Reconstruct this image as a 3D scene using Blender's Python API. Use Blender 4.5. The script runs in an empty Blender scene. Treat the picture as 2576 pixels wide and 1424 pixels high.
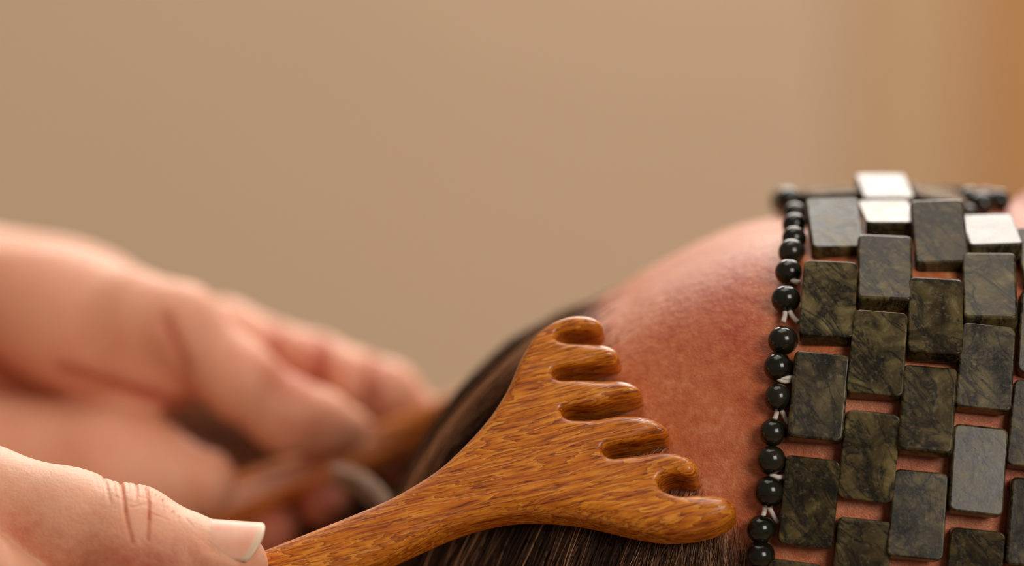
import bpy, bmesh, math, random
import numpy as np
from mathutils import Vector, Matrix
from mathutils.bvhtree import BVHTree

random.seed(7)
RNG = np.random.default_rng(11)
SC = bpy.context.scene
COL = SC.collection
R = math.radians

# ------------------------------------------------------------------ camera, light, exposure
# Everything near the lens is laid out in millimetres in a frame (u right, v up, w away) whose origin is the
# point the lens is focused on, one metre above the floor; the camera looks down at it by PITCH.
PITCH = R(10)
S = 0.075            # mm per photograph pixel at the focused distance
D = 600.0            # camera to focus, mm
FOC = Vector((0, 0, 1.0))
AX_U = Vector((1, 0, 0))
AX_V = Vector((0, math.sin(PITCH), math.cos(PITCH)))
AX_W = Vector((0, math.cos(PITCH), -math.sin(PITCH)))
M = Matrix(((AX_U.x, AX_V.x, AX_W.x, FOC.x),
            (AX_U.y, AX_V.y, AX_W.y, FOC.y),
            (AX_U.z, AX_V.z, AX_W.z, FOC.z),
            (0, 0, 0, 1)))


def world(u, v, w):
    return M @ Vector((u * .001, v * .001, w * .001))


cam = bpy.data.cameras.new('camera')
cam.sensor_width = 36
cam.lens = 36 * D / (2576 * S)
cam.dof.use_dof = True
cam.dof.focus_distance = .599
cam.dof.aperture_fstop = 5.0
cam.clip_start = .01
cam_o = bpy.data.objects.new('camera', cam)
COL.objects.link(cam_o)
cam_o.location = world(0, 0, -D)
cam_o.rotation_euler = (R(90) - PITCH, 0, 0)
SC.camera = cam_o

wd = bpy.data.worlds.new('world')
SC.world = wd
wd.use_nodes = True
wd.node_tree.nodes['Background'].inputs[0].default_value = (1.0, .86, .74, 1)
wd.node_tree.nodes['Background'].inputs[1].default_value = .17


def area(name, loc, target, sx, sy, power, col):
    l = bpy.data.lights.new(name, 'AREA')
    l.shape = 'RECTANGLE'
    l.size, l.size_y = sx, sy
    l.energy = power
    l.color = col
    o = bpy.data.objects.new(name, l)
    COL.objects.link(o)
    o.location = loc
    o.rotation_euler = (Vector(target) - Vector(loc)).to_track_quat('-Z', 'Y').to_euler()
    return o


area('window_light_back', (.25, 1.75, 2.05), (0, .05, 1.0), 1.7, .8, 36, (1, .94, .87))
area('ceiling_light', (-.1, .25, 2.7), (0, .05, 1.0), 1.2, 1.0, 11, (1, .92, .83))
area('window_light_front', (.95, -1.7, 1.95), (0, 0, 1.0), .9, .9, 27, (1, .92, .83))
area('wall_fill_light', (.5, 1.1, 2.7), (.15, 2.6, 1.0), 1.2, .6, 43, (1, .95, .89))  # unseen fill, added only to brighten the back wall
SC.view_settings.view_transform = 'Standard'
SC.view_settings.look = 'None'
SC.view_settings.gamma = 1
SC.view_settings.use_curve_mapping = False
SC.view_settings.exposure = 0.0


# ------------------------------------------------------------------ coordinate helpers
def at(px, py, w):
    k = S * (D + w) / D
    return np.array(((px - 1288) * k, (712 - py) * k, w))


def pix(P):
    """photograph pixel of points in u, v, w (for laying out colour and creases)"""
    k = S * (D + P[:, 2]) / D
    return 1288 + P[:, 0] / k, 712 - P[:, 1] / k


def mmpx(w):
    return S * (D + w) / D


def srgb(r, g, b, a=1):
    f = lambda c: (c / 255 / 12.92) if c / 255 <= .04045 else ((c / 255 + .055) / 1.055) ** 2.4
    return (f(r), f(g), f(b), a)


def smooth(e0, e1, x):
    t = np.clip((x - e0) / (e1 - e0), 0, 1)
    return t * t * (3 - 2 * t)


# ------------------------------------------------------------------ object helpers
def tag(o, label=None, cat=None, group=None, kind=None):
    if label: o['label'] = label
    if cat: o['category'] = cat
    if group: o['group'] = group
    if kind: o['kind'] = kind
    return o


def new_mesh(name, V, F, mat=None, smooth_shade=True):
    me = bpy.data.meshes.new(name)
    V = np.asarray(V, dtype=np.float32)
    if isinstance(F, np.ndarray):
        n, k = F.shape
        me.vertices.add(len(V))
        me.vertices.foreach_set('co', V.ravel())
        me.loops.add(n * k)
        me.loops.foreach_set('vertex_index', F.astype(np.int32).ravel())
        me.polygons.add(n)
        me.polygons.foreach_set('loop_start', np.arange(0, n * k, k, dtype=np.int32))
        me.update(calc_edges=True)
    else:
        me.from_pydata([tuple(v) for v in V], [], F)
        me.update()
    if smooth_shade:
        me.polygons.foreach_set('use_smooth', np.ones(len(me.polygons), dtype=bool))
    if mat: me.materials.append(mat)
    return me


def link(name, me, parent=None, matrix=None):
    o = bpy.data.objects.new(name, me)
    COL.objects.link(o)
    if parent: o.parent = parent
    if matrix is not None:
        if parent: o.matrix_local = matrix
        else: o.matrix_world = matrix
    return o


def color_attr(me, name, vals):
    a = me.attributes.new(name, 'FLOAT_COLOR', 'POINT')
    a.data.foreach_set('color', np.asarray(vals, dtype=np.float32).ravel())


def float_attr(me, name, vals):
    a = me.attributes.new(name, 'FLOAT', 'POINT')
    a.data.foreach_set('value', np.asarray(vals, dtype=np.float32).ravel())


def local_frame(o_mm):
    """object matrix whose origin sits at a point given in mm in the u, v, w frame"""
    return M @ Matrix.Translation(Vector(o_mm) * .001)


def catmull(P, n=6, closed=False):
    P = np.asarray(P, float)
    out = []
    N = len(P)
    rng = range(N if closed else N - 1)
    for i in rng:
        if closed:
            p0, p1, p2, p3 = P[(i - 1) % N], P[i], P[(i + 1) % N], P[(i + 2) % N]
        else:
            p0, p1, p2, p3 = P[max(i - 1, 0)], P[i], P[i + 1], P[min(i + 2, N - 1)]
        for k in range(n):
            t = k / n
            out.append(.5 * ((2 * p1) + (-p0 + p2) * t + (2 * p0 - 5 * p1 + 4 * p2 - p3) * t * t
                             + (-p0 + 3 * p1 - 3 * p2 + p3) * t ** 3))
    if not closed: out.append(P[-1])
    return np.array(out)


def tube(path, rad, sides=8):
    """tapered tube along a polyline: vertices, quads"""
    path = np.asarray(path, float)
    n = len(path)
    rad = np.broadcast_to(np.asarray(rad, float), (n,))
    tg = np.gradient(path, axis=0)
    tg /= np.linalg.norm(tg, axis=1)[:, None] + 1e-12
    ref = np.array((.3, .2, .93))
    a = np.cross(tg, ref)
    a /= np.linalg.norm(a, axis=1)[:, None] + 1e-12
    b = np.cross(tg, a)
    th = np.linspace(0, 2 * np.pi, sides, endpoint=False)
    V = path[:, None, :] + rad[:, None, None] * (np.cos(th)[None, :, None] * a[:, None, :] + np.sin(th)[None, :, None] * b[:, None, :])
    V = V.reshape(-1, 3)
    F = []
    for i in range(n - 1):
        for j in range(sides):
            j2 = (j + 1) % sides
            F.append((i * sides + j, i * sides + j2, (i + 1) * sides + j2, (i + 1) * sides + j))
    F.append(tuple(range(sides))[::-1])
    F.append(tuple(range((n - 1) * sides, n * sides)))
    return V, F


# ------------------------------------------------------------------ distance fields and their surfaces
def smin(a, b, k):
    h = np.clip(.5 + .5 * (b - a) / k, 0, 1)
    return b + (a - b) * h - k * h * (1 - h)


def cone(p, a, b, r1, r2):
    ba = b - a
    t = np.clip(((p - a) @ ba) / max(ba @ ba, 1e-9), 0, 1)
    return np.linalg.norm(p - a - t[:, None] * ba, axis=1) - (r1 + (r2 - r1) * t)


def ellip(p, c, r, Rm=None):
    q = p - c
    if Rm is not None: q = q @ Rm
    r = np.asarray(r, float)
    k0 = np.linalg.norm(q / r, axis=1)
    k1 = np.linalg.norm(q / (r * r), axis=1) + 1e-9
    return k0 * (k0 - 1) / k1


def sparse_field(fn, lo, hi, h, block=6):
    lo = np.asarray(lo, float)
    n = np.ceil((np.asarray(hi, float) - lo) / h / block).astype(int)
    cg = np.stack(np.meshgrid(*[np.arange(k) for k in n], indexing='ij'), -1).reshape(-1, 3)
    cen = lo + (cg + .5) * block * h
    dc = fn(cen)
    near = np.abs(dc) < block * h * 1.1 + h
    F = np.repeat(np.repeat(np.repeat(dc.reshape(n).astype(np.float32), block, 0), block, 1), block, 2)
    off = np.stack(np.meshgrid(*[np.arange(block)] * 3, indexing='ij'), -1).reshape(-1, 3)
    b = cg[near]
    for s in range(0, len(b), 1500):
        idx = (b[s:s + 1500, None, :] * block + off[None]).reshape(-1, 3)
        F[idx[:, 0], idx[:, 1], idx[:, 2]] = fn(lo + idx * h)
    return F, lo


def surface_nets(F, lo, h):
    s = F < 0
    nx, ny, nz = F.shape
    corners = [(i, j, k) for i in (0, 1) for j in (0, 1) for k in (0, 1)]
    cnt = np.zeros((nx - 1, ny - 1, nz - 1), np.int8)
    for c in corners:
        cnt += s[c[0]:nx - 1 + c[0], c[1]:ny - 1 + c[1], c[2]:nz - 1 + c[2]]
    act = (cnt > 0) & (cnt < 8)
    idx = np.argwhere(act)
    vid = np.full(act.shape, -1, np.int32)
    vid[act] = np.arange(len(idx))
    acc = np.zeros((len(idx), 3))
    num = np.zeros(len(idx))
    val = {c: F[idx[:, 0] + c[0], idx[:, 1] + c[1], idx[:, 2] + c[2]].astype(float) for c in corners}
    for a in corners:
        for ax in range(3):
            if a[ax]: continue
            b = list(a); b[ax] = 1; b = tuple(b)
            fa, fb = val[a], val[b]
            m = (fa < 0) != (fb < 0)
            t = np.where(m, fa / np.where(m, fa - fb, 1), 0)
            p = np.array(a, float)[None].repeat(len(idx), 0)
            p[:, ax] = t
            acc[m] += p[m]
            num += m
    V = lo + (idx + acc / num[:, None]) * h
    Q = []
    for ax in range(3):
        o1, o2 = (ax + 1) % 3, (ax + 2) % 3
        sl0 = [slice(1, None)] * 3; sl1 = [slice(1, None)] * 3
        sl0[ax] = slice(0, -1)
        A = s[tuple(sl0)]; B = s[tuple(sl1)]
        e = np.argwhere(A != B)
        e[:, o1] += 1; e[:, o2] += 1
        ok = (e[:, o1] < act.shape[o1]) & (e[:, o2] < act.shape[o2]) & (e[:, ax] < act.shape[ax])
        e = e[ok]
        sgn = s[e[:, 0], e[:, 1], e[:, 2]]
        def g(d1, d2):
            q = e.copy(); q[:, o1] -= d1; q[:, o2] -= d2
            return vid[q[:, 0], q[:, 1], q[:, 2]]
        q = np.stack((g(1, 1), g(0, 1), g(0, 0), g(1, 0)), 1)
        q[~sgn] = q[~sgn][:, ::-1]
        Q.append(q)
    Q = np.concatenate(Q)
    return V, Q[(Q >= 0).all(1)]


def relax(V, Q, it=2, lam=.5):
    n = len(V)
    for _ in range(it):
        acc = np.zeros_like(V); c = np.zeros(n)
        for k in range(4):
            a, b = Q[:, k], Q[:, (k + 1) % 4]
            np.add.at(acc, a, V[b]); np.add.at(c, a, 1)
            np.add.at(acc, b, V[a]); np.add.at(c, b, 1)
        V = V + lam * (acc / np.maximum(c, 1)[:, None] - V)
    return V


# ------------------------------------------------------------------ materials
class Nodes:
    def __init__(self, name):
        self.m = bpy.data.materials.new(name)
        self.m.use_nodes = True
        self.t = self.m.node_tree
        self.b = self.t.nodes['Principled BSDF']

    def n(self, kind, **kw):
        x = self.t.nodes.new(kind)
        for k, v in kw.items():
            if hasattr(x, k): setattr(x, k, v)
            else: x.inputs[k.replace('_', ' ')].default_value = v
        return x

    def l(self, a, b):
        self.t.links.new(a, b)

    def coord(self, out='Object', scale=(1, 1, 1), rot=(0, 0, 0), random_offset=False):
        c = self.n('ShaderNodeTexCoord').outputs[out]
        if random_offset:
            oi = self.n('ShaderNodeObjectInfo').outputs['Random']
            mu = self.n('ShaderNodeVectorMath', operation='SCALE')
            mu.inputs[0].default_value = (1.3, 2.1, 3.7)
            self.l(oi, mu.inputs['Scale'])
            ad = self.n('ShaderNodeVectorMath', operation='ADD')
            self.l(c, ad.inputs[0]); self.l(mu.outputs[0], ad.inputs[1])
            c = ad.outputs[0]
        mp = self.n('ShaderNodeMapping')
        mp.inputs['Scale'].default_value = scale
        mp.inputs['Rotation'].default_value = rot
        self.l(c, mp.inputs[0])
        return mp.outputs[0]

    def noise(self, vec, scale, detail=4, rough=.55, dist=0):
        x = self.n('ShaderNodeTexNoise')
        x.inputs['Scale'].default_value = scale
        x.inputs['Detail'].default_value = detail
        x.inputs['Roughness'].default_value = rough
        x.inputs['Distortion'].default_value = dist
        self.l(vec, x.inputs['Vector'])
        return x.outputs['Fac']

    def ramp(self, fac, stops, interp='LINEAR'):
        x = self.n('ShaderNodeValToRGB')
        e = x.color_ramp.elements
        x.color_ramp.interpolation = interp
        while len(e) < len(stops): e.new(.5)
        for k, (p, c) in enumerate(stops):
            e[k].position = p
            e[k].color = c if len(c) == 4 else (*c, 1)
        self.l(fac, x.inputs[0])
        return x.outputs[0]

    def mix(self, fac, a, b, mode='MIX'):
        x = self.n('ShaderNodeMix', data_type='RGBA', blend_type=mode)
        for s, v in ((0, fac), (6, a), (7, b)):
            if hasattr(v, 'is_linked'): self.l(v, x.inputs[s])
            else: x.inputs[s].default_value = v
        return x.outputs[2]

    def math(self, op, a, b=0.0, clamp=False):
        x = self.n('ShaderNodeMath', operation=op, use_clamp=clamp)
        for s, v in ((0, a), (1, b)):
            if hasattr(v, 'is_linked'): self.l(v, x.inputs[s])
            else: x.inputs[s].default_value = v
        return x.outputs[0]

    def attr(self, name, out='Fac'):
        return self.n('ShaderNodeAttribute', attribute_name=name).outputs[out]

    def bump(self, h, strength, dist, prev=None):
        x = self.n('ShaderNodeBump')
        x.inputs['Strength'].default_value = strength
        x.inputs['Distance'].default_value = dist
        self.l(h, x.inputs['Height'])
        if prev is not None: self.l(prev, x.inputs['Normal'])
        return x.outputs[0]

    def set(self, **kw):
        for k, v in kw.items():
            k = k.replace('_', ' ')
            if hasattr(v, 'is_linked'): self.l(v, self.b.inputs[k])
            else: self.b.inputs[k].default_value = v
        return self.m


W1, B0 = (1, 1, 1), (0, 0, 0)


def mat_skin(name, base, red, pale, mott=.5, sss=.6, rough=.5, bump=.25):
    """skin: a base tone with redder and paler patches (vertex attribute 'red' in 0..1, 0.5 neutral), pores and fine lines"""
    k = Nodes(name)
    c = k.coord()
    n1 = k.noise(c, 110, 5, .6)
    n2 = k.noise(c, 520, 5, .65)
    f = k.math('ADD', k.attr('red'), k.math('MULTIPLY', k.math('SUBTRACT', n1, .5), mott))
    f = k.math('ADD', f, k.math('MULTIPLY', k.math('SUBTRACT', n2, .5), mott * 1.3), True)
    col = k.ramp(f, [(.12, pale), (.5, base), (.9, red)])
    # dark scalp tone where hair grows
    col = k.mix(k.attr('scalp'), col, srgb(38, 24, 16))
    vo = k.n('ShaderNodeTexVoronoi', feature='DISTANCE_TO_EDGE')
    vo.inputs['Scale'].default_value = 1500
    k.l(k.coord(scale=(1, 1.5, 1.2)), vo.inputs['Vector'])
    vr = k.ramp(vo.outputs['Distance'], [(0, B0), (.12, W1)])
    nm = k.bump(vr, bump * .45, .00012)
    nm = k.bump(k.noise(c, 1400, 3, .6), bump, .0002, nm)
    nm = k.bump(n2, bump, .0005, nm)
    k.set(Base_Color=col, Roughness=rough, Normal=nm, Subsurface_Weight=sss,
          Subsurface_Radius=(1.0, .35, .2), Subsurface_Scale=.0028, Specular_IOR_Level=.45)
    return k.m


def mat_wood():
    k = Nodes('carved_bamboo_wood')
    fib = k.noise(k.coord(scale=(60, 900, 760)), 1, 5, .62, .4)         # long fibres
    fine = k.noise(k.coord(scale=(230, 2700, 2300)), 1, 3, .6, .2)
    fl = k.noise(k.coord(scale=(34, 210, 190)), 1, 2, .5, .3)           # where the cut runs through layer after layer
    arg = k.math('ADD', k.math('MULTIPLY', fl, 11.0), k.math('ADD', k.math('MULTIPLY', fib, 1.5), k.math('MULTIPLY', fine, .35)))
    saw = k.math('FRACT', arg)
    big = k.noise(k.coord(scale=(14, 70, 70)), 1, 2, .5)
    col = k.ramp(saw, [(0, srgb(150, 74, 4)), (.14, srgb(188, 104, 14)), (.55, srgb(206, 122, 20)), (.92, srgb(222, 146, 46)), (1, srgb(226, 154, 60))])
    col = k.mix(.75, col, k.ramp(fib, [(.34, srgb(176, 116, 56)), (.5, srgb(250, 240, 220)), (.7, srgb(255, 255, 255))]), 'MULTIPLY')
    col = k.mix(.7, col, k.ramp(fine, [(.37, srgb(136, 74, 22)), (.47, srgb(255, 255, 255))]), 'MULTIPLY')
    col = k.mix(.3, col, k.ramp(big, [(.35, srgb(216, 166, 110)), (.65, srgb(255, 252, 244))]), 'MULTIPLY')
    nm = k.bump(saw, .16, .0003)
    nm = k.bump(fib, .22, .0003, nm)
    nm = k.bump(fine, .2, .0001, nm)
    rg = k.ramp(fib, [(.2, (.5, .5, .5)), (.8, (.32, .32, .32))])
    k.set(Base_Color=col, Roughness=rg, Normal=nm, Specular_IOR_Level=.35, Coat_Weight=.36, Coat_Roughness=.17)
    return k.m


def mat_stone():
    k = Nodes('dark_green_serpentine')
    c = k.coord(random_offset=True)
    oi = k.n('ShaderNodeObjectInfo').outputs['Random']
    cl = k.noise(c, 170, 5, .6, .8)
    # veins: thin dark lines where a stretched, distorted noise crosses its middle
    cr = k.coord(scale=(1, 1, 1), rot=(0, 0, .7), random_offset=True)
    st = k.n('ShaderNodeMapping'); st.inputs['Scale'].default_value = (190, 75, 120); k.l(cr, st.inputs[0])
    vn = k.noise(st.outputs[0], 1, 6, .62, 1.0)
    vein = k.math('ABSOLUTE', k.math('SUBTRACT', vn, .5))
    vm = k.ramp(vein, [(0, B0), (.028, (.55, .55, .55)), (.07, W1)])
    base = k.ramp(cl, [(.3, srgb(32, 27, 15)), (.47, srgb(66, 56, 33)), (.6, srgb(92, 80, 47)), (.74, srgb(120, 107, 70))])
    tint = k.ramp(oi, [(0, srgb(225, 215, 190)), (.5, srgb(255, 248, 226)), (.8, srgb(255, 255, 255)), (1, srgb(232, 226, 232))])
    base = k.mix(.8, base, tint, 'MULTIPLY')
    col = k.mix(k.math('SUBTRACT', 1.0, vm, True), base, srgb(20, 18, 12))
    sp = k.noise(c, 900, 3, .6)
    col = k.mix(k.ramp(sp, [(.55, B0), (.8, (.35, .35, .35))]), col, srgb(140, 132, 104))
    nm = k.bump(cl, .08, .0004)
    nm = k.bump(k.noise(c, 1600, 3, .6), .06, .0002, nm)
    k.set(Base_Color=col, Normal=nm, Roughness=k.ramp(cl, [(.3, (.2,) * 3), (.75, (.34,) * 3)]), Specular_IOR_Level=.28)
    return k.m


def mat_bead():
    k = Nodes('dark_green_bead_stone')
    c = k.coord(random_offset=True)
    cl = k.noise(c, 260, 5, .62, .7)
    col = k.ramp(cl, [(.35, srgb(14, 13, 9)), (.6, srgb(34, 31, 19)), (.75, srgb(60, 54, 34))])
    k.set(Base_Color=col, Roughness=.17, Specular_IOR_Level=.45, Normal=k.bump(k.noise(c, 1500, 2), .05, .0002))
    return k.m


def mat_plain(name, col, rough=.6, spec=.4):
    k = Nodes(name)
    n = k.noise(k.coord(), 900, 3)
    k.set(Base_Color=k.mix(k.math('MULTIPLY', n, .35), col, tuple(x * .72 for x in col[:3]) + (1,)), Roughness=rough, Specular_IOR_Level=spec)
    return k.m


def mat_hair():
    k = Nodes('brown_hair')
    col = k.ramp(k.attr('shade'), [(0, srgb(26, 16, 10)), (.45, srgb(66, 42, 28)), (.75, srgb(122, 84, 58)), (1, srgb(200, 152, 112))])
    k.set(Base_Color=col, Roughness=.42, Specular_IOR_Level=.3)
    return k.m


def mat_wall(name, col, col2, scale):
    k = Nodes(name)
    c = k.coord()
    n = k.noise(c, scale, 4, .6)
    n2 = k.noise(c, scale * 60, 3, .6)
    k.set(Base_Color=k.mix(n, col, col2), Roughness=.85, Specular_IOR_Level=.2, Normal=k.bump(n2, .2, .002))
    return k.m


SKIN_FACE = mat_skin('forehead_skin', srgb(192, 108, 62), srgb(164, 62, 22), srgb(222, 158, 120), .62, .35, .44, .5)
SKIN_HAND = mat_skin('hand_skin', srgb(222, 156, 123), srgb(178, 78, 48), srgb(224, 176, 146), .32, .45, .5, .5)
WOOD = mat_wood()
STONE = mat_stone()
BEAD = mat_bead()
THREAD = mat_plain('white_thread', srgb(214, 200, 188), .6)
HAIR = mat_hair()

# ------------------------------------------------------------------ the room
WALL = mat_wall('beige_plaster', srgb(206, 181, 154), srgb(198, 172, 144), 2.0)
FLOOR = mat_wall('beige_carpet', srgb(170, 140, 112), srgb(150, 122, 96), 6.0)
DOOR = mat_wall('honey_wood', srgb(194, 148, 102), srgb(186, 138, 92), 3.0)
CASING = mat_wall('tan_painted_wood', srgb(202, 168, 132), srgb(196, 160, 122), 3.0)


def box_bm(bm, lo, hi, bevel=0.0, seg=2):
    r = bmesh.ops.create_cube(bm, size=1)
    for v in r['verts']:
        v.co = Vector([lo[i] + (v.co[i] + .5) * (hi[i] - lo[i]) for i in range(3)])
    if bevel:
        es = list({e for v in r['verts'] for e in v.link_edges})
        bmesh.ops.bevel(bm, geom=es, offset=bevel, segments=seg, profile=.6, affect='EDGES')


def box(name, lo, hi, mat, parent=None, bevel=0.0, kind=None):
    bm = bmesh.new()
    c = [(a + b) / 2 for a, b in zip(lo, hi)]
    box_bm(bm, [a - b for a, b in zip(lo, c)], [a - b for a, b in zip(hi, c)], bevel)
    me = bpy.data.meshes.new(name)
    bm.to_mesh(me); bm.free()
    me.materials.append(mat)
    o = link(name, me, parent, Matrix.Translation(c))
    if kind: o['kind'] = kind
    return o


box('wall_back', (-3, 2.6, 0), (3, 2.7, 2.8), WALL, kind='structure')
box('floor', (-3, -2.5, -.1), (3, 2.6, 0), FLOOR, kind='structure')
dr = box('door_1', (.46, 2.58, 0), (1.29, 2.6, 2.05), DOOR, bevel=.004, kind='structure')
for z0, z1 in ((.15, .95), (1.08, 1.9)):
    p = box('door_panel', (.58, 2.565, z0), (1.17, 2.5825, z1), DOOR, bevel=.006)
    p.parent = dr
    p.matrix_parent_inverse = dr.matrix_world.inverted()
for x0, x1, z0, z1 in ((.335, .46, 0, 2.175), (1.29, 1.405, 0, 2.175), (.46, 1.29, 2.05, 2.175)):
    p = box('door_casing', (x0, 2.585, z0), (x1, 2.6, z1), CASING, bevel=.006)
    p.parent = dr
    p.matrix_parent_inverse = dr.matrix_world.inverted()

# ------------------------------------------------------------------ the lying person's head
# stations along the head from crown to chin: photograph pixel of the upper outline (at the midline, w = 75 mm),
# depth of the head below it (mm) and half width (mm)
WM = 75.0
ST = np.array([
    (962, 1800, 1, .5), (966, 1640, 45, 16), (982, 1460, 90, 30), (1020, 1295, 125, 41), (1085, 1150, 148, 50), (1165, 1030, 163, 56),
    (1280, 912, 175, 61.5), (1400, 815, 182, 66), (1510, 748, 188, 69), (1560, 719, 190, 70.5), (1620, 681, 191, 71.5),
    (1700, 637, 192, 73), (1780, 598, 192, 74), (1860, 567, 190, 75), (1940, 547, 187, 75.5), (2020, 531, 183, 76),
    (2150, 522, 176, 76), (2300, 520, 168, 75.5), (2450, 526, 158, 74), (2620, 540, 145, 71), (2800, 560, 130, 66),
    (3000, 580, 118, 60), (3250, 590, 105, 53), (3450, 640, 90, 46), (3560, 780, 60, 32), (3590, 900, 2, 1)], float)
ST = catmull(ST, 9)


def head_profile():
    """unit cross-section at the mask, from midline to midline, (w offset from midline, drop)"""
    seg = []
    # (arc length mm, start angle, end angle) of the surface tilt, 90 = facing up, 0 = facing the camera
    for L, a0, a1 in ((43, 90, 79), (55, 79, 0), (52, 0, -10), (75, -10, -80), (36, -80, -90)):
        n = int(L / 1.4)
        for i in range(n):
            seg.append((L / n, a0 + (a1 - a0) * (i + .5) / n))
    w, d = 0.0, 0.0
    pts = [(w, d)]
    for L, a in seg:
        w += L * math.sin(R(a)); d += L * math.cos(R(a))
        pts.append((w, d))
    return np.array(pts)


HP = head_profile()
wmax, dmax = HP[:, 0].max(), HP[:, 1].max()
HP[:, 0] *= np.where(np.arange(len(HP)) > HP[:, 0].argmax(), 1, 1)
tail = np.linspace(0, 1, len(HP) - HP[:, 0].argmax())
HP[HP[:, 0].argmax():, 0] -= tail * HP[-1, 0]
half = HP
prof = np.concatenate((np.stack((-half[:, 0], half[:, 1]), 1), np.stack((half[::-1, 0], half[::-1, 1]), 1)[1:-1]))
rows = []
for px, py, dep, hw in ST:
    k = S * (D + WM) / D
    u, vt = (px - 1288) * k, (712 - py) * k
    dw = hw / wmax
    kd = min(1.0, .35 + .65 * dep / 150) if dep < 150 else 1.0
    # upper part keeps its shape, the depth below is stretched to fit
    dr_ = prof[:, 1] * min(1, hw / 66.0)
    t = smooth(45, dmax, prof[:, 1])
    dr_ = dr_ * (1 - t) + t * prof[:, 1] / dmax * dep
    dr_ = np.minimum(dr_, dep)
    wv = WM + prof[:, 0] * dw
    v = vt - dr_
    # nose ridge, right of the mask's bridge
    nb = 27 * smooth(2470, 2880, px) * (1 - smooth(2890, 2960, px))
    v = v + nb * np.exp(-((wv - WM) / (8 + 6 * smooth(2500, 2880, px))) ** 2)
    # brow and eye hollows under the mask, lips past the nose
    v = v - 5 * np.exp(-((px - 2420) / 110) ** 2) * (np.exp(-((wv - 44) / 14) ** 2) + np.exp(-((wv - 106) / 14) ** 2))
    v = v + 6 * np.exp(-((px - 3130) / 60) ** 2) * np.exp(-((wv - WM) / 20) ** 2)
    rows.append(np.stack((np.full_like(v, u), v, wv), 1))
HV = np.array(rows)
ni, nj = HV.shape[:2]
ii, jj = np.meshgrid(np.arange(ni - 1), np.arange(nj), indexing='ij')
j2 = (jj + 1) % nj
HQ = np.stack((ii * nj + jj, (ii + 1) * nj + jj, (ii + 1) * nj + j2, ii * nj + j2), -1).reshape(-1, 4)
HVf = HV.reshape(-1, 3)
head_bvh = BVHTree.FromPolygons([tuple(v) for v in HVf], [tuple(q) for q in HQ])


def near_surface(px, py, w0=30.0):
    """point and outward normal of the head under a photograph pixel"""
    o = Vector((0, 0, -D))
    d = (Vector(at(px, py, 0)) - o).normalized()
    hit, n, _, _ = head_bvh.ray_cast(o, d)
    if hit is None: return None, None
    if n.dot(d) > 0: n = -n
    return hit, n


# hairline on the near side (mirrored on the far side)
HL = np.array([(1400, 560), (1520, 690), (1522, 760), (1530, 830), (1545, 930), (1585, 1050), (1640, 1150), (1705, 1220), (1765, 1290),
               (1815, 1350), (1850, 1424), (1865, 1600), (1900, 2000), (1900, 3600)], float)


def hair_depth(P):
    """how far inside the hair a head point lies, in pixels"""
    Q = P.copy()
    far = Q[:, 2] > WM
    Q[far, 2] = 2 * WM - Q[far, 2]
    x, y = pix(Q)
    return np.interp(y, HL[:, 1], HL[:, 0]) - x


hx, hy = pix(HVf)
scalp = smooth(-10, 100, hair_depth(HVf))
red = .50 + .20 * np.exp(-((hx - 1800) / 170) ** 2 - ((hy - 800) / 190) ** 2) + .1 * np.exp(-((hx - 1900) / 90) ** 2)
red = red + .25 * smooth(2450, 2560, hx) - .15 * np.exp(-((hy - 560) / 60) ** 2) * (hx < 2000)  # last term: light on the forehead's upper rim, painted as paler skin
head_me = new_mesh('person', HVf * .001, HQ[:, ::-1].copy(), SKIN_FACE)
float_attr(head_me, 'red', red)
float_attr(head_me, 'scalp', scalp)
person = link('person', head_me, None, M)
tag(person, 'person lying face up with bare reddish forehead and brown hair combed back', 'person')
bm = bmesh.new(); bm.from_mesh(head_me)
bmesh.ops.recalc_face_normals(bm, faces=bm.faces[:]); bm.to_mesh(head_me); bm.free()

# ------------------------------------------------------------------ hair
def strand_mesh(name, paths, rads, shades, parent, mat):
    """paths (N, K, 3) mm -> one mesh of three-sided tapering strands"""
    N, K = paths.shape[:2]
    tg = np.gradient(paths, axis=1)
    tg /= np.linalg.norm(tg, axis=2)[..., None] + 1e-9
    ref = np.array((.2, .3, -.93))
    a = np.cross(tg, ref); a /= np.linalg.norm(a, axis=2)[..., None] + 1e-9
    b = np.cross(tg, a)
    th = np.array((0, 2.094, 4.189))
    taper = np.concatenate((np.linspace(.7, 1, 3), np.linspace(1, .9, K - 5), (.6, .25)))
    rr = rads[:, None] * taper[None]
    V = paths[:, :, None, :] + rr[:, :, None, None] * (np.cos(th)[None, None, :, None] * a[:, :, None] + np.sin(th)[None, None, :, None] * b[:, :, None])
    base = (np.arange(N) * K * 3)[:, None, None]
    k_ = np.arange(K - 1)[None, :, None] * 3
    j_ = np.arange(3)[None, None, :]
    jn = (j_ + 1) % 3
    Q = np.stack((base + k_ + j_, base + k_ + jn, base + k_ + 3 + jn, base + k_ + 3 + j_), -1).reshape(-1, 4)
    me = new_mesh(name, V.reshape(-1, 3) * .001, Q, mat)
    float_attr(me, 'shade', np.repeat(shades, K * 3))
    return link(name, me, parent)


def flow(P):
    """combing direction at a point, u v w"""
    Q = P.copy()
    x, y = pix(Q)
    # angle of the strands below the horizontal, pointing left: 42 deg at the top of the forehead, steep near the temple
    ang = 42 + 28 * smooth(1000, 1400, y) * smooth(1000, 1500, x) + 20 * smooth(1550, 1850, x) * smooth(1000, 1400, y)
    ang = np.radians(ang)
    d = np.stack((-np.cos(ang), -np.sin(ang), np.where(P[:, 2] > WM, .35, -.05)), 1)
    return d


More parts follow.
